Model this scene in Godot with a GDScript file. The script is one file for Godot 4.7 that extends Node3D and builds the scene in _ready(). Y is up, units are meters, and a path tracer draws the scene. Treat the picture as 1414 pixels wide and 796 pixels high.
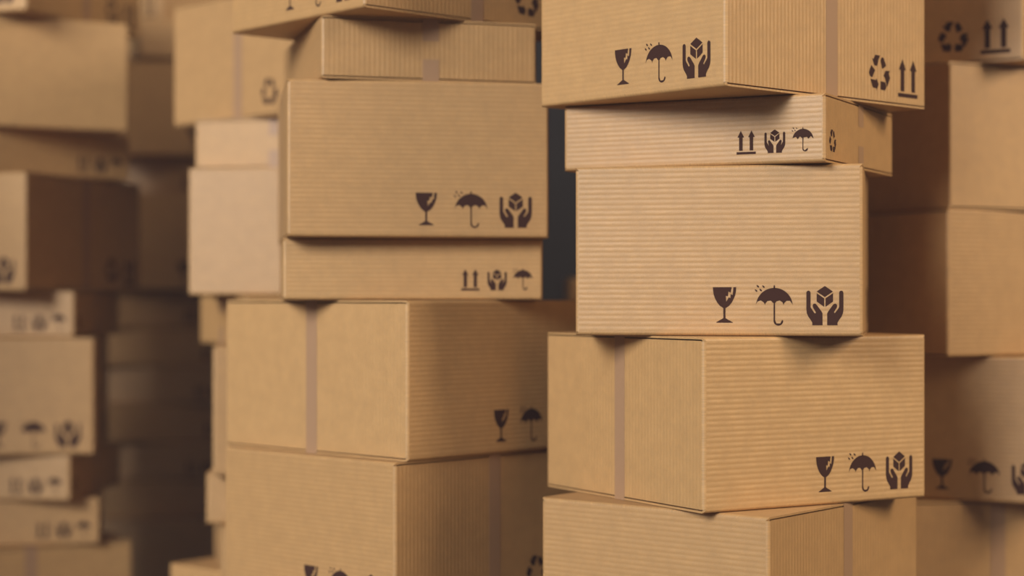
extends Node3D

# ------------------------------------------------------------------ shared data
const EYE := 1.303          # height of the lens above the floor
const FOLD := 0.0065        # outer radius of a folded cardboard edge
const BOARD := 0.0035       # thickness of the board
const SLOT := 0.0025        # gap between a flap and the end panel below it
const TAPE := 0.0165        # half the width of the packing tape
var kraft: Array = []       # shades of the same brown board
var tape_mat: StandardMaterial3D
var ink: StandardMaterial3D
var rng := RandomNumberGenerator.new()
var symbol_meshes := {}

func _ready():
	rng.seed = 7
	# ------------------------------------------------------------ camera, air, lamps, exposure
	var cam := Camera3D.new()
	cam.name = "camera"
	var lens := CameraAttributesPhysical.new()
	lens.frustum_focal_length = 74.44
	lens.frustum_focus_distance = 3.15
	lens.exposure_aperture = 1.4
	cam.attributes = lens
	cam.fov = 18.32
	cam.position = Vector3(0, EYE, 0)
	cam.rotation_degrees.x = 0.267
	cam.near = 0.05
	cam.far = 60.0
	add_child(cam)
	cam.current = true
	var env := Environment.new()
	env.background_mode = Environment.BG_COLOR
	env.background_color = Color(0, 0, 0)
	env.tonemap_mode = Environment.TONE_MAPPER_LINEAR
	env.tonemap_exposure = 1.14
	env.volumetric_fog_enabled = true
	env.volumetric_fog_density = 0.012
	env.volumetric_fog_albedo = Color(0.88, 0.86, 0.95)
	env.sdfgi_enabled = true
	env.ssao_enabled = true
	env.ssil_enabled = true
	var we := WorldEnvironment.new()
	we.environment = env
	add_child(we)
	daylight_window(Vector3(-8.3, 6.9, 7.2), Vector2(7.2, 5.2), 300.0, Color(1.0, 0.985, 0.955))
	softbox(Vector3(6.8, 4.9, -0.1), Vector3(0.4, 1.3, -3.4), 3.2, 44.0, Color(1.0, 0.905, 0.77), "large warm softbox lamp on a stand facing the sharp carton stack", "")
	make_materials()
	room()
	stacks()

# ------------------------------------------------------------------ mesh helpers
func bag() -> Dictionary:
	return {"v": PackedVector3Array(), "n": PackedVector3Array(), "u": PackedVector2Array()}

func tri(b: Dictionary, p: Array, n: Array, u: Array):
	var q = [0, 1, 2]
	var f: Vector3 = (p[1] - p[0]).cross(p[2] - p[0])
	if f.dot(n[0] + n[1] + n[2]) > 0.0:
		q = [0, 2, 1]
	for i in q:
		b.v.append(p[i]); b.n.append(n[i]); b.u.append(u[i])

func quad(b: Dictionary, p: Array, n: Array, u: Array):
	tri(b, [p[0], p[1], p[2]], [n[0], n[1], n[2]], [u[0], u[1], u[2]])
	tri(b, [p[0], p[2], p[3]], [n[0], n[2], n[3]], [u[0], u[2], u[3]])

func flat(b: Dictionary, p: Array, n: Vector3, u: Array):
	quad(b, p, [n, n, n, n], u)

func block(b: Dictionary, c: Vector3, s: Vector3):
	for ax in 3:
		for sg in [-1.0, 1.0]:
			var n := Vector3.ZERO
			n[ax] = sg
			var a1 := (ax + 1) % 3
			var a2 := (ax + 2) % 3
			var pts = []
			var uvs = []
			for k in [[-1, -1], [1, -1], [1, 1], [-1, 1]]:
				var p := c
				p[ax] += sg * s[ax] / 2.0
				p[a1] += k[0] * s[a1] / 2.0
				p[a2] += k[1] * s[a2] / 2.0
				pts.append(p)
				uvs.append(Vector2(p[a1], p[a2]))
			flat(b, pts, n, uvs)

func mesh_of(b: Dictionary) -> ArrayMesh:
	var a = []
	a.resize(Mesh.ARRAY_MAX)
	a[Mesh.ARRAY_VERTEX] = b.v
	a[Mesh.ARRAY_NORMAL] = b.n
	a[Mesh.ARRAY_TEX_UV] = b.u
	var m := ArrayMesh.new()
	m.add_surface_from_arrays(Mesh.PRIMITIVE_TRIANGLES, a)
	return m

func part(called: String, m: Mesh, mat: Material, parent: Node, label := "") -> MeshInstance3D:
	var o := MeshInstance3D.new()
	o.name = called
	o.mesh = m
	o.material_override = mat
	o.cast_shadow = GeometryInstance3D.SHADOW_CASTING_SETTING_ON
	parent.add_child(o, true)
	if label:
		o.set_meta("label", label)
	return o

# ------------------------------------------------------------------ materials
func make_materials():
	var side := 1024
	var span := 0.32            # metres covered by one tile
	var n1 := FastNoiseLite.new(); n1.seed = 3; n1.frequency = 0.006; n1.fractal_octaves = 3
	var n2 := FastNoiseLite.new(); n2.seed = 11; n2.frequency = 0.16; n2.fractal_octaves = 3
	var n3 := FastNoiseLite.new(); n3.seed = 23; n3.frequency = 0.02; n3.fractal_octaves = 4
	var low := n1.get_seamless_image(side, side).get_data()
	var fine := n2.get_seamless_image(side, side).get_data()
	var mid := n3.get_seamless_image(side, side).get_data()
	var h := PackedFloat32Array(); h.resize(side * side)
	var c := PackedByteArray(); c.resize(side * side * 3)
	for y in side:
		for x in side:
			var i := y * side + x
			var l := low[i] / 255.0
			var f := fine[i] / 255.0 - 0.5
			var m := mid[i] / 255.0 - 0.5
			var ph := PI * (32.0 * y / side + 0.10 * m)
			var rib := 1.0 - pow(absf(cos(ph)), 2.5)
			h[i] = rib * clampf(0.45 + 0.9 * (l - 0.15), 0.45, 1.05) + 0.30 * f + 0.2 * m
			var k := 0.90 + 0.18 * f + 0.04 * m + 0.05 * (l - 0.5)
			c[i * 3] = int(clampf(k * 255.0, 0, 255))
			c[i * 3 + 1] = int(clampf((k - 0.012 * m) * 255.0, 0, 255))
			c[i * 3 + 2] = int(clampf((k - 0.03 * m) * 255.0, 0, 255))
	var hi := ImageTexture.create_from_image(Image.create_from_data(side, side, false, Image.FORMAT_RF, h.to_byte_array()))
	var ci := ImageTexture.create_from_image(Image.create_from_data(side, side, false, Image.FORMAT_RGB8, c))
	for shade in [Color(0.815, 0.637, 0.415), Color(0.80, 0.625, 0.41), Color(0.825, 0.65, 0.43)]:
		var m := StandardMaterial3D.new()
		m.resource_name = "kraft_board"
		m.albedo_color = shade
		m.albedo_texture = ci
		m.roughness = 0.52
		m.metallic_specular = 0.6
		m.heightmap_enabled = true
		m.heightmap_texture = hi
		m.heightmap_scale = 0.038
		m.uv1_scale = Vector3(1.0 / span, 1.0 / span, 1)
		kraft.append(m)
	tape_mat = StandardMaterial3D.new()
	tape_mat.resource_name = "packing_tape"
	tape_mat.albedo_color = Color(0.655, 0.52, 0.40)
	tape_mat.roughness = 0.42
	tape_mat.metallic_specular = 0.5
	ink = StandardMaterial3D.new()
	ink.resource_name = "printing_ink"
	ink.albedo_color = Color(0.25, 0.165, 0.145)
	ink.roughness = 0.9
	ink.metallic_specular = 0.2

func plain(called: String, col: Color, rough: float) -> StandardMaterial3D:
	var m := StandardMaterial3D.new()
	m.resource_name = called
	m.albedo_color = col
	m.roughness = rough
	return m

# ------------------------------------------------------------------ lamps
func softbox(at: Vector3, aim: Vector3, size: float, energy: float, col: Color, label: String, group: String):
	var t := Node3D.new()
	t.name = "softbox_lamp"
	add_child(t, true)
	t.position = Vector3(at.x, 0, at.z)
	t.set_meta("label", label)
	t.set_meta("category", "lamp")
	if group:
		t.set_meta("group", group)
	var black := plain("black_cloth", Color(0.05, 0.05, 0.055), 0.8)
	var glow := plain("lamp_diffuser", Color(0.9, 0.9, 0.88), 0.9)
	glow.emission_enabled = true
	glow.emission = col
	glow.emission_energy_multiplier = 1.0
	var head := Basis.looking_at(aim - at)
	var s := size / 2.0
	# tapering cloth hood behind the diffuser
	var b := bag()
	var rim = [Vector3(-s, -s, 0), Vector3(s, -s, 0), Vector3(s, s, 0), Vector3(-s, s, 0)]
	var back = []
	for p in rim:
		back.append(p * 0.15 + Vector3(0, 0, 0.55))
	for i in 4:
		var j := (i + 1) % 4
		var n: Vector3 = (rim[i] + rim[j]).normalized() * 0.6 + Vector3(0, 0, 0.5)
		flat(b, [rim[i], rim[j], back[j], back[i]], n.normalized(), [Vector2(0, 0), Vector2(1, 0), Vector2(1, 1), Vector2(0, 1)])
	flat(b, back, Vector3(0, 0, 1), [Vector2(0, 0), Vector2(1, 0), Vector2(1, 1), Vector2(0, 1)])
	var hood := part("hood", mesh_of(b), black, t)
	hood.transform = Transform3D(head, Vector3(0, at.y, 0))
	b = bag()
	block(b, Vector3(0, 0, 0.012), Vector3(size - 0.02, size - 0.02, 0.01))
	var dif := part("diffuser", mesh_of(b), glow, t, "glowing white diffuser cloth")
	dif.transform = Transform3D(head, Vector3(0, at.y, 0))
	var off: Vector3 = head * Vector3(0, 0, 0.6)
	var cyl := CylinderMesh.new()
	cyl.top_radius = 0.018; cyl.bottom_radius = 0.018; cyl.height = at.y + off.y - 0.3
	var pole := part("pole", cyl, black, t)
	pole.position = Vector3(off.x, 0.3 + cyl.height / 2.0, off.z)
	for k in 3:
		var leg := CylinderMesh.new()
		leg.top_radius = 0.012; leg.bottom_radius = 0.012; leg.height = 0.75
		var lo := part("leg", leg, black, t)
		var a := TAU * k / 3.0
		lo.rotation = Vector3(0, a, 0)
		lo.basis = Basis(Vector3.UP, a) * Basis(Vector3.RIGHT, deg_to_rad(-60))
		lo.position = Vector3(off.x, 0.2, off.z) + Basis(Vector3.UP, a) * Vector3(0, 0, -0.32) * -1.0
	var l := AreaLight3D.new()
	l.name = "softbox_light"
	l.area_size = Vector2(size - 0.04, size - 0.04)
	l.light_energy = energy
	l.light_color = col
	l.shadow_enabled = true
	l.area_range = 30.0
	l.transform = Transform3D(head, Vector3(0, at.y, 0) - head * Vector3(0, 0, 0.02))
	t.add_child(l)

# a tall many-paned window in the wall behind the camera, bright with overcast daylight
func daylight_window(at: Vector3, size: Vector2, energy: float, col: Color):
	var t := Node3D.new()
	t.name = "window_1"
	add_child(t)
	t.position = at
	t.set_meta("kind", "structure")
	t.set_meta("label", "tall steel-framed warehouse window bright with overcast daylight")
	t.set_meta("category", "window")
	var steel := plain("window_steel", Color(0.2, 0.2, 0.21), 0.6)
	var glow := plain("window_daylight", Color(0.9, 0.92, 0.95), 0.4)
	glow.emission_enabled = true
	glow.emission = col
	glow.emission_energy_multiplier = 2.0
	var cw := size.x / 4.0
	var ch := size.y / 3.0
	for ix in 4:
		for iy in 3:
			var b := bag()
			block(b, Vector3(-size.x / 2 + (ix + 0.5) * cw, -size.y / 2 + (iy + 0.5) * ch, 0.28), Vector3(cw - 0.06, ch - 0.06, 0.02))
			part("pane", mesh_of(b), glow, t)
	var f := bag()
	for ix in 5:
		block(f, Vector3(-size.x / 2 + ix * cw, 0, 0.27), Vector3(0.07, size.y + 0.07, 0.06))
	for iy in 4:
		block(f, Vector3(0, -size.y / 2 + iy * ch, 0.27), Vector3(size.x + 0.07, 0.07, 0.06))
	part("window_frame", mesh_of(f), steel, t)
	var l := AreaLight3D.new()
	l.name = "window_light"
	l.area_size = size
	l.light_energy = energy
	l.light_color = col
	l.shadow_enabled = true
	l.area_range = 40.0
	l.position = Vector3(0, 0, 0.2)
	t.add_child(l)

# ------------------------------------------------------------------ the room
func structure(called: String, c: Vector3, s: Vector3, m: Material, label: String):
	var b := bag()
	block(b, c, s)
	var o := part(called, mesh_of(b), m, self, label)
	o.set_meta("kind", "structure")
	o.set_meta("category", called.split("_")[0])

func room():
	var wall := plain("painted_wall", Color(0.09, 0.08, 0.08), 0.9)
	var concrete := plain("concrete", Color(0.24, 0.22, 0.21), 0.85)
	structure("floor", Vector3(0, -0.1, -1.0), Vector3(24.4, 0.2, 17.4), concrete, "bare concrete warehouse floor under the carton stacks")
	structure("ceiling", Vector3(0, 10.1, -1.0), Vector3(24.4, 0.2, 17.4), wall, "dark warehouse ceiling above the carton stacks")
	structure("wall_back", Vector3(0, 5.0, -9.6), Vector3(24.4, 10.0, 0.2), wall, "dim wall behind all the carton stacks")
	structure("wall_front", Vector3(0, 5.0, 7.6), Vector3(24.4, 10.0, 0.2), wall, "dark warehouse wall with the tall daylight window")
	structure("wall_left", Vector3(-12.1, 5.0, -1.0), Vector3(0.2, 10.0, 17.0), wall, "dark warehouse side wall beyond the blurred stack")
	structure("wall_right", Vector3(12.1, 5.0, -1.0), Vector3(0.2, 10.0, 17.0), wall, "dark warehouse side wall beyond the shaded stack")

# ------------------------------------------------------------------ printed symbols
func arc(cx: float, cy: float, r: float, a0: float, a1: float, n: int) -> Array:
	var out = []
	for i in n + 1:
		var a := deg_to_rad(lerpf(a0, a1, float(i) / n))
		out.append(Vector2(cx + r * cos(a), cy + r * sin(a)))
	return out

func pts(list: Array) -> Array:
	var out = []
	for i in range(0, list.size(), 2):
		out.append(Vector2(list[i], list[i + 1]))
	return out

func mirrored(poly: Array, about: float) -> Array:
	var out = []
	for p in poly:
		out.append(Vector2(2.0 * about - p.x, p.y))
	return out

# outlines in drawing units with y down: [polygons, centre x, top, bottom]
func outlines(which: String) -> Array:
	match which:
		"wine_glass_symbol":
			return [[pts([74, 108, 248, 108, 240, 160, 218, 148, 214, 194, 194, 188, 198, 243, 221, 202, 236, 209, 239, 170, 257, 182, 264, 108, 290, 108, 288, 145, 281, 180, 268, 215, 250, 250, 224, 282, 191, 303, 191, 395, 206, 404, 258, 433, 258, 438, 106, 438, 106, 433, 156, 404, 171, 395, 171, 303, 140, 282, 113, 250, 95, 215, 82, 180, 76, 145])], 181.0, 108.0, 438.0]
		"umbrella_symbol":
			var dome = arc(645, 283, 168, 185, 355, 22)
			dome.append_array(arc(773, 274, 42, 0, -180, 8))
			dome.append_array(arc(688, 274, 42, 0, -165, 8))
			dome.append_array(pts([652, 262, 652, 415]))
			dome.append_array(arc(682, 421, 30, 180, 0, 10))
			dome.append_array(arc(719, 421, 7, 180, 360, 5))
			dome.append_array(arc(682, 421, 45, 0, 180, 12))
			dome.append_array(pts([638, 415, 638, 262]))
			dome.append_array(arc(602, 274, 42, -15, -180, 8))
			dome.append_array(arc(517, 274, 42, 0, -172, 8))
			var polys = [dome, pts([638, 122, 638, 96, 642, 90, 648, 90, 652, 96, 652, 122])]
			for d in [[494, 100], [546, 103], [478, 140], [520, 135]]:
				polys.append(pts([d[0] - 14, d[1] - 12, d[0] - 2, d[1] - 10, d[0] + 9, d[1] - 1, d[0] + 12, d[1] + 8, d[0] + 7, d[1] + 13, d[0] - 2, d[1] + 11, d[0] - 9, d[1] + 2]))
			return [polys, 645.0, 90.0, 466.0]
		"hands_symbol":
			var hand = pts([937, 158, 942, 146, 951, 140, 961, 140, 970, 146, 975, 158, 975, 288, 980, 300, 1009, 344, 1016, 348, 1022, 344, 1021, 335, 998, 297, 993, 280, 997, 266, 1008, 258, 1020, 260, 1030, 269, 1072, 327, 1083, 347, 1083, 457, 990, 457, 990, 432, 974, 405, 954, 378, 942, 348, 937, 318])
			return [[hand, mirrored(hand, 1104), pts([1104, 97, 1177, 148, 1104, 200, 1030, 148]), pts([1030, 163, 1098, 210, 1098, 289, 1030, 240]), pts([1178, 163, 1110, 210, 1110, 289, 1178, 240])], 1104.0, 97.0, 457.0]
		"arrows_symbol":
			var up = pts([131, 237, 159, 289, 146, 289, 146, 392, 117, 392, 117, 289, 103, 289])
			return [[up, mirrored(up, 174.5), pts([96, 401, 253, 401, 253, 420, 96, 420])], 174.5, 237.0, 420.0]
	var polys2 = []
	for list in [[195, 66, 302, 72, 264, 165, 240, 272, 178, 268, 150, 200, 128, 138, 158, 152], [358, 92, 386, 118, 436, 250, 350, 318, 310, 165, 330, 112], [112, 270, 194, 355, 130, 502, 85, 480, 60, 420, 75, 360], [92, 530, 205, 540, 228, 512, 272, 612, 224, 742, 222, 695, 145, 690], [420, 343, 518, 336, 492, 392, 522, 470, 458, 645, 404, 470, 378, 446], [314, 550, 415, 560, 442, 640, 412, 718, 312, 706]]:
		var poly = []
		for p in pts(list):
			poly.append(Vector2((p.x - 290.0) * 1.42, p.y))
		polys2.append(poly)
	return [polys2, 0.0, 66.0, 720.0]

func symbol_mesh(which: String, tall: float) -> ArrayMesh:
	var key := which + str(tall)
	if symbol_meshes.has(key):
		return symbol_meshes[key]
	var o := outlines(which)
	var k: float = tall / (o[3] - o[2])
	var b := bag()
	var n := Vector3(0, 0, 1)
	for poly in o[0]:
		var flatp := PackedVector2Array()
		for p in poly:
			flatp.append(Vector2((p.x - o[1]) * k, (o[3] - p.y) * k))
		var idx := Geometry2D.triangulate_polygon(flatp)
		if idx.is_empty():
			print("could not fill ", which)
		for i in range(0, idx.size(), 3):
			var p3 = []
			var u3 = []
			for j in 3:
				var q := flatp[idx[i + j]]
				p3.append(Vector3(q.x, q.y, 0))
				u3.append(q)
			tri(b, p3, [n, n, n], u3)
	symbol_meshes[key] = mesh_of(b)
	return symbol_meshes[key]

func stamp(box: Node3D, which: String, tall: float, at: Vector3, turn: float):
	var o := part(which, symbol_mesh(which, tall), ink, box, "dark brown printed " + which.replace("_", " "))
	o.position = at
	o.rotation.y = turn

# ------------------------------------------------------------------ one carton
# w across the printed front, d across the taped ends, h tall; the origin is the middle of its foot
func carton(label: String, w: float, d: float, h: float, at: Vector3, yaw: float, group: String, prints := true):
	var t := Node3D.new()
	t.name = "cardboard_box"
	add_child(t, true)
	t.position = at
	t.rotation_degrees.y = yaw
	t.set_meta("label", label)
	t.set_meta("category", "cardboard box")
	t.set_meta("group", group)
	var m: StandardMaterial3D = kraft[rng.randi() % kraft.size()]
	var o := Vector2(rng.randf(), snappedf(rng.randf() * 0.32, 0.01))
	var hw := w / 2.0
	var hd := d / 2.0
	# front and back panels with the rounded upright corners
	for sg in [1.0, -1.0]:
		var b := bag()
		var line = []      # x, z, normal, length along
		for i in 7:
			var a := deg_to_rad(180.0 - 15.0 * i)
			line.append([Vector2(-hw + FOLD + FOLD * cos(a), hd - FOLD + FOLD * sin(a)), Vector2(cos(a), sin(a))])
		for i in 7:
			var a := deg_to_rad(90.0 - 15.0 * i)
			line.append([Vector2(hw - FOLD + FOLD * cos(a), hd - FOLD + FOLD * sin(a)), Vector2(cos(a), sin(a))])
		var run := 0.0
		for i in line.size() - 1:
			var p: Vector2 = line[i][0]
			var q: Vector2 = line[i + 1][0]
			var np := Vector3(line[i][1].x, 0, sg * line[i][1].y)
			var nq := Vector3(line[i + 1][1].x, 0, sg * line[i + 1][1].y)
			var r2 := run + p.distance_to(q)
			quad(b, [Vector3(p.x, FOLD, sg * p.y), Vector3(q.x, FOLD, sg * q.y), Vector3(q.x, h - FOLD, sg * q.y), Vector3(p.x, h - FOLD, sg * p.y)], [np, nq, nq, np], [o + Vector2(run, 0), o + Vector2(r2, 0), o + Vector2(r2, h), o + Vector2(run, h)] if i == 6 else [creased(o, 0, run), creased(o, 0, r2), creased(o, h, r2), creased(o, h, run)])
			run = r2
		part("front_panel" if sg > 0 else "back_panel", mesh_of(b), m, t)
	# end panels, ribs upright, with the short inner flaps
	for sg in [1.0, -1.0]:
		var b := bag()
		var n := Vector3(sg, 0, 0)
		var y0 := BOARD + SLOT
		var y1 := h - BOARD - SLOT
		var e := hd - FOLD
		flat(b, [Vector3(sg * hw, y0, -e), Vector3(sg * hw, y0, e), Vector3(sg * hw, y1, e), Vector3(sg * hw, y1, -e)], n, [o + Vector2(y0, -e), o + Vector2(y0, e), o + Vector2(y1, e), o + Vector2(y1, -e)])
		for yy in [y0, y1]:
			var nn := Vector3(0, -1 if yy == y0 else 1, 0)
			flat(b, [Vector3(sg * hw, yy, -e), Vector3(sg * hw, yy, e), Vector3(sg * (hw - 0.06), yy, e), Vector3(sg * (hw - 0.06), yy, -e)], nn, [o, o + Vector2(0, d), o + Vector2(0.06, d), o + Vector2(0.06, 0)])
		part("end_panel", mesh_of(b), m, t)
	# four long flaps, folded over from the front and back panels and meeting at the taped seam
	for top in [1.0, -1.0]:
		for sg in [1.0, -1.0]:
			var b := bag()
			var outer = []
			var inner = []
			for i in 7:
				var a := deg_to_rad(15.0 * i)
				var dir := Vector2(cos(a), sin(a))
				outer.append([Vector2(hd - FOLD, h - FOLD) + dir * FOLD, dir])
				inner.append(Vector2(hd - FOLD, h - FOLD) + dir * (FOLD - BOARD))
			outer.append([Vector2(0.0006, h), Vector2(0, 1)])
			inner.append(Vector2(0.0006, h - BOARD))
			var run := 0.0
			for i in outer.size() - 1:
				var p: Vector2 = outer[i][0]
				var q: Vector2 = outer[i + 1][0]
				var dp: Vector2 = outer[i][1]
				var dq: Vector2 = outer[i + 1][1]
				var r2 := run + p.distance_to(q)
				var P = [fl(-reach(p, hw, hd), p, h, top, sg), fl(reach(p, hw, hd), p, h, top, sg), fl(reach(q, hw, hd), q, h, top, sg), fl(-reach(q, hw, hd), q, h, top, sg)]
				var n0 := Vector3(0, dp.y * top, dp.x * sg)
				var n1 := Vector3(0, dq.y * top, dq.x * sg)
				quad(b, P, [n0, n0, n1, n1], [o + Vector2(0, h + run), o + Vector2(w, h + run), o + Vector2(w, h + r2), o + Vector2(0, h + r2)] if i == 6 else [creased(o, 0, run), creased(o, w, run), creased(o, w, r2), creased(o, 0, r2)])
				var ip: Vector2 = inner[i]
				var iq: Vector2 = inner[i + 1]
				quad(b, [fl(-reach(ip, hw, hd), ip, h, top, sg), fl(reach(ip, hw, hd), ip, h, top, sg), fl(reach(iq, hw, hd), iq, h, top, sg), fl(-reach(iq, hw, hd), iq, h, top, sg)], [-n0, -n0, -n1, -n1], [o, o + Vector2(w, 0), o + Vector2(w, r2), o + Vector2(0, r2)])
				for ex in [-1.0, 1.0]:
					flat(b, [fl(ex * reach(p, hw, hd), p, h, top, sg), fl(ex * reach(q, hw, hd), q, h, top, sg), fl(ex * reach(iq, hw, hd), iq, h, top, sg), fl(ex * reach(ip, hw, hd), ip, h, top, sg)], Vector3(ex, 0, 0), [Vector2(0, run), Vector2(0, r2), Vector2(BOARD, r2), Vector2(BOARD, run)])
				run = r2
			part("top_flap" if top > 0 else "bottom_flap", mesh_of(b), m, t)
	# tape along the seam, folded down over both ends
	var tail := h / 2.0 if h > 0.2 else 0.043
	for top in [1.0, -1.0]:
		var b := bag()
		var g := 0.0005
		for sg in [1.0, -1.0]:
			var ya: float = h / 2.0 + top * (h / 2.0 + g)
			var yb: float = h / 2.0 + top * (h / 2.0 - tail)
			flat(b, [Vector3(sg * (hw + g), ya, -TAPE), Vector3(sg * (hw + g), ya, TAPE), Vector3(sg * (hw + g), yb, TAPE), Vector3(sg * (hw + g), yb, -TAPE)], Vector3(sg, 0, 0), [Vector2(0, 0), Vector2(1, 0), Vector2(1, 1), Vector2(0, 1)])
		var yt: float = h / 2.0 + top * (h / 2.0 + g)
		flat(b, [Vector3(-hw - g, yt, -TAPE), Vector3(hw + g, yt, -TAPE), Vector3(hw + g, yt, TAPE), Vector3(-hw - g, yt, TAPE)], Vector3(0, top, 0), [Vector2(0, 0), Vector2(1, 0), Vector2(1, 1), Vector2(0, 1)])
		part("packing_tape", mesh_of(b), tape_mat, t, "smooth greyish brown packing tape")
	if not prints:
		return
	var z := hd + 0.0004
	var x := hw + 0.0004
	if h > 0.2:
		stamp(t, "wine_glass_symbol", 0.064, Vector3(hw - 0.245, 0.0235, z), 0)
		stamp(t, "umbrella_symbol", 0.0725, Vector3(hw - 0.156, 0.0185, z), 0)
		stamp(t, "hands_symbol", 0.070, Vector3(hw - 0.067, 0.0195, z), 0)
		stamp(t, "recycling_symbol", 0.065, Vector3(x, 0.026, -hd + 0.147), PI / 2)
		stamp(t, "arrows_symbol", 0.072, Vector3(x, 0.018, -hd + 0.058), PI / 2)
	else:
		stamp(t, "arrows_symbol", 0.0426, Vector3(hw - 0.147, 0.0185, z), 0)
		stamp(t, "hands_symbol", 0.042, Vector3(hw - 0.093, 0.019, z), 0)
		stamp(t, "umbrella_symbol", 0.0433, Vector3(hw - 0.041, 0.0195, z), 0)
		stamp(t, "recycling_symbol", 0.04, Vector3(x, 0.02, hd - 0.042), PI / 2)

# how far a flap reaches sideways, so that its corners follow the rounded corners of the walls
func reach(p: Vector2, hw: float, hd: float) -> float:
	var over := clampf(p.x - (hd - FOLD), 0.0, FOLD)
	return hw - FOLD + sqrt(FOLD * FOLD - over * over)

# a fold is pressed smooth: its strip of texture stays on the crest of one rib
func creased(o: Vector2, along: float, across: float) -> Vector2:
	return Vector2(o.x + along, 0.005 + 0.02 * across)

func fl(x: float, p: Vector2, h: float, top: float, sg: float) -> Vector3:
	return Vector3(x, h / 2.0 + top * (p.y - h / 2.0), sg * p.x)

# ------------------------------------------------------------------ the stacks
const A := "A"   # tall carton
const B := "B"   # thin carton

# rows from the floor up: [kind, w, d, h, dx, dz, yaw, label]; 0 takes the usual measure
func pile(cx: float, depth: float, group: String, rows: Array):
	var y := 0.0
	for r in rows:
		var big: bool = r[0] == A
		var w: float = r[1] if r[1] else (0.515 if big else 0.512)
		var d: float = r[2] if r[2] else (0.55 if big else 0.435)
		var h: float = r[3] if r[3] else (0.307 if big else 0.122)
		carton(r[7], w, d, h, Vector3(cx + r[4], y, -(depth + r[5])), r[6], group)
		y += h + 0.001

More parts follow.
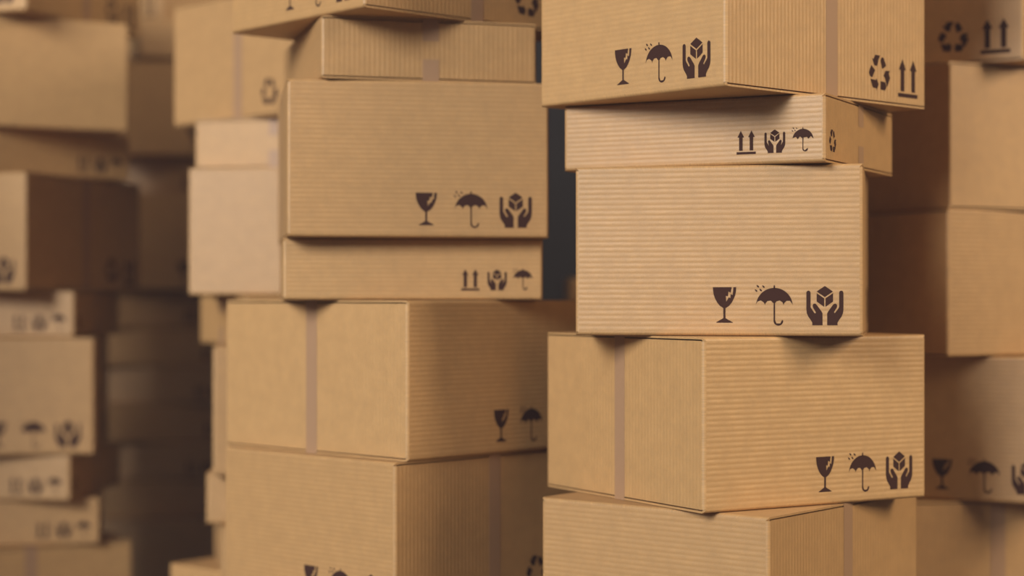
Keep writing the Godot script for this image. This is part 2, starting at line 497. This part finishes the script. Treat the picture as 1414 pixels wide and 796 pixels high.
func stacks():
	pile(0.425, 3.455, "sharply seen stack with the bright square-on carton", [
		[A, 0, 0, 0, 0, 0, 12, "carton on the concrete floor carrying the stack of the bright square-on carton"],
		[A, 0, 0, 0, 0, 0, -20, "carton second from the floor in the stack of the bright square-on carton"],
		[A, 0.496, 0.560, 0, 0, -0.012, -39.1, "carton with ribbed front and taped end directly under the corner-on carton printed glass, umbrella, hands"],
		[A, 0.517, 0.526, 0, 0, 0.015, 30.1, "corner-on carton under the bright square-on carton, bare taped end, three symbols on its ribbed front"],
		[A, 0.517, 0.531, 0, -0.001, 0.022, -12, "brightest carton, seen square-on in sharp focus, glass, umbrella and hands printed below"],
		[B, 0.511, 0.434, 0, 0, 0, -27.5, "sharp thin carton with arrows, hands and umbrella, lying on the brightest carton"],
		[A, 0.465, 0.580, 0, 0, -0.038, -48, "large sharp carton jutting over a thin carton, recycling and arrow symbols beside its tape"],
		[A, 0, 0, 0, 0, 0, 14, "unseen carton added for shade on the large sharp carton that juts over a thin carton"],  # above the frame, added to stop light passing over the stack
	])
	pile(-0.225, 3.765, "softly blurred stack with two thin cartons", [
		[A, 0, 0, 0.339, 0, 0, 10, "carton on the concrete floor carrying the softly blurred stack with two thin cartons"],
		[A, 0, 0, 0.339, 0, 0, -15, "carton second from the floor in the softly blurred stack with two thin cartons"],
		[A, 0.524, 0.544, 0, 0, 0, -43.4, "carton with symbols on its lit ribbed front and its taped end in shadow"],
		[A, 0.502, 0.562, 0, -0.005, 0.01, 46.5, "carton with lit taped end and shadowed printed front, under a thin carton with arrows"],
		[B, 0.518, 0.433, 0, 0, 0, 8.2, "softly blurred thin carton with arrows, hands and umbrella between two tall cartons"],
		[A, 0.516, 0.542, 0, 0, 0.006, 9.3, "softly blurred carton with glass, umbrella and hands, lying on a thin printed carton"],
		[B, 0.506, 0.435, 0, -0.003, 0, 105.6, "thin carton without symbols showing two short tabs of tape on its end"],
		[A, 0.458, 0.561, 0, 0.003, -0.034, -48.2, "carton overhanging the thin carton with two tape tabs, its dark underside showing"],
		[A, 0, 0, 0, 0, 0, 12, "unseen carton added for shade on the overhanging carton with the dark underside"],  # out of view, added to darken what lies behind
	])
	pile(-0.49, 4.56, "blurred stack half hidden by the two-thin-carton stack", [
		[A, 0, 0, 0.320, 0, 0, 5, "carton on the concrete floor at the foot of the half hidden blurred stack"],
		[A, 0, 0, 0, 0, 0, -40, "carton whose top corner pokes out low beside the ribbed printed carton"],
		[B, 0, 0, 0, 0, 0, 12, "thin shaded carton in the half hidden stack, just above the low poking-out carton"],
		[B, 0, 0, 0, -0.006, 0, 3, "thin pale carton edge peeking out beside the carton with shadowed taped end"],
		[A, 0, 0, 0, 0, 0, 7, "tall orange-brown sliver of a carton peeking out beside the lit taped end"],
		[B, 0, 0, 0, 0, 0, 24, "thin carton with a strip of tape peeking out beside the lit taped end's top"],
		[A, 0, 0, 0, 0, 0, -8, "pale blurred carton without visible print beside the square printed carton's thin base"],
		[B, 0, 0, 0, 0, 0, 71, "blurred thin pale carton between a plain pale carton and a taped carton"],
		[A, 0, 0, 0, 0, 0, -135, "blurred carton with tape and a recycling symbol on its lit side, overhanging a thin carton"],
	])
	pile(-1.40, 4.95, "strongly blurred stack of nine cartons with thin ones", [
		[A, 0, 0, 0.331, 0, 0, 0, "carton on the concrete floor at the foot of the strongly blurred stack"],
		[A, 0, 0, 0, 0, 0, -60, "dark blurred carton with a line of tape, lowest visible of the strongly blurred stack"],
		[B, 0, 0, 0, 0, 0, 12, "brownish blurred thin carton with three symbols, lying on the dark taped carton"],
		[B, 0, 0, 0, 0, 0, -5, "paler blurred thin carton with three symbols under the blurred tall printed carton"],
		[A, 0, 0, 0, 0, 0, 9, "strongly blurred tall carton with glass, umbrella and hands between thin cartons"],
		[B, 0, 0, 0, 0, 0, -3, "blurred thin carton with three symbols, shaded along its top by a carton above"],
		[A, 0, 0, 0, 0, 0, -20, "blurred carton with a narrow lit front and a long dark side in shadow"],
		[B, 0, 0, 0, 0, 0, 45, "thin reddish-brown shaded carton under the blurred plain brown carton"],
		[A, 0, 0, 0.293, 0, 0, 210, "strongly blurred plain brown carton face without print or tape"],
		[A, 0, 0, 0, 0, 0, -20, "topmost carton of the strongly blurred stack with small lit corner and greyish side"],
	])
	pile(1.03, 4.06, "shaded stack behind the sharp stack", [
		[A, 0, 0, 0.280, 0, 0, 20, "carton on the concrete floor at the foot of the shaded stack"],
		[A, 0, 0, 0.279, 0, 0, -10, "carton second from the floor in the shaded stack"],
		[A, 0, 0, 0, -0.028, 0, 97, "brownish carton with a wide strip of tape, under the dim printed carton"],
		[A, 0, 0, 0, 0, 0, -27, "dim carton with glass, umbrella and hands symbols between a taped and a two-toned carton"],
		[A, 0, 0, 0, -0.052, 0, 31, "carton with black shadowed end and lit ribbed front, standing on the dim printed carton"],
		[A, 0, 0, 0, 0.012, 0, 116, "carton with black shadowed side and smooth lit end, under the dark recycling-symbol carton"],
		[A, 0, 0, 0, -0.08, 0, -120, "dark brown carton with recycling and arrows symbols, on a shadowed carton"],
		[A, 0, 0, 0, -0.03, 0, 25, "unseen carton added for shade on the dark brown carton with recycling and arrows symbols"],  # out of view, added to keep lamp light off the far stacks
		[A, 0, 0, 0, 0, 0, -15, "unseen carton added for shade at the very top of the shaded stack"],  # second unseen carton added to block the lamp from the background
	])
	pile(-1.12, 6.0, "dark far stack in the gap between blurred stacks", [
		[A, 0, 0, 0.278, 0, 0, 10, "carton on the concrete floor at the foot of the dark far stack"],
		[A, 0, 0, 0, 0, 0, -8, "dark tall carton lowest visible of the far stack, beneath five thin cartons"],
		[B, 0, 0, 0, 0.02, 0, 4, "lowest of five dark thin cartons piled in the far stack"],
		[B, 0, 0, 0, 0, 0, -6, "second lowest of five dark thin cartons piled in the far stack"],
		[B, 0, 0, 0, 0, 0, 9, "middle one of five dark thin cartons piled in the far stack"],
		[B, 0, 0, 0, 0.02, 0, -4, "second highest of five dark thin cartons piled in the far stack"],
		[B, 0, 0, 0, 0, 0, 7, "highest of five dark thin cartons piled in the far stack"],
		[B, 0.40, 0.40, 0, -0.08, 0, 30, "small dark thin carton under the dark carton with faint symbols"],
		[A, 0, 0, 0, 0, 0, 12, "dark far carton with faint symbols along its bottom"],
		[B, 0, 0, 0, 0, 0.03, -10, "dark thin far carton on the carton with faint symbols"],
		[A, 0, 0, 0, 0.02, 0, 15, "dim brown far carton beside the strongly blurred plain carton"],
		[B, 0, 0, 0, 0.105, -0.05, 20, "pinkish pale thin far carton catching light near the taped recycling carton"],
		[A, 0, 0, 0, -0.04, 0.1, 228, "dark plain far carton above the pinkish pale thin carton"],
	])
	pile(0.47, 5.2, "dark stack seen in the slit beside the sharp stack", [
		[A, 0, 0, 0, 0, 0, 5, "carton on the concrete floor at the foot of the slit's dark stack"],
		[A, 0, 0, 0, 0, 0, -10, "second carton from the floor in the slit's dark stack"],
		[A, 0, 0, 0, 0, 0, 12, "third carton from the floor in the slit's dark stack"],
		[A, 0, 0, 0, 0, 0, -6, "fourth carton from the floor in the slit's dark stack"],
		[B, 0.56, 0, 0, -0.03, 0, 0, "thin far carton edge glimpsed in the slit beside the brightest carton"],
		[A, 0, 0, 0, 0.04, 0.05, 4, "dark tall far carton on the thin carton glimpsed in the slit"],
		[A, 0, 0, 0, 0.05, 0.05, -9, "second dark tall far carton above the thin carton glimpsed in the slit"],
		[A, 0, 0, 0, 0.03, 0.05, 7, "highest dark tall far carton above the thin carton glimpsed in the slit"],
	])
	pile(-2.42, 3.5, "unseen bulky cartons added to shade the strongly blurred stack", [  # unseen pile, added only to dim the window light on the blurred stack
		[A, 0.55, 0.60, 0.42, 0, 0, 8, "bulky carton on the floor, lowest of the unseen pile added to shade the strongly blurred stack"],
		[A, 0.55, 0.60, 0.42, 0, 0, -12, "bulky carton second from the floor in the unseen pile added to shade the strongly blurred stack"],
		[A, 0.55, 0.60, 0.42, 0, 0, 15, "bulky carton in the middle of the unseen pile added to shade the strongly blurred stack"],
		[A, 0.55, 0.60, 0.42, 0, 0, -5, "bulky carton second from the top of the unseen pile added to shade the strongly blurred stack"],
		[A, 0.55, 0.60, 0.42, 0, 0, 10, "bulky carton topmost of the unseen pile added to shade the strongly blurred stack"],
	])
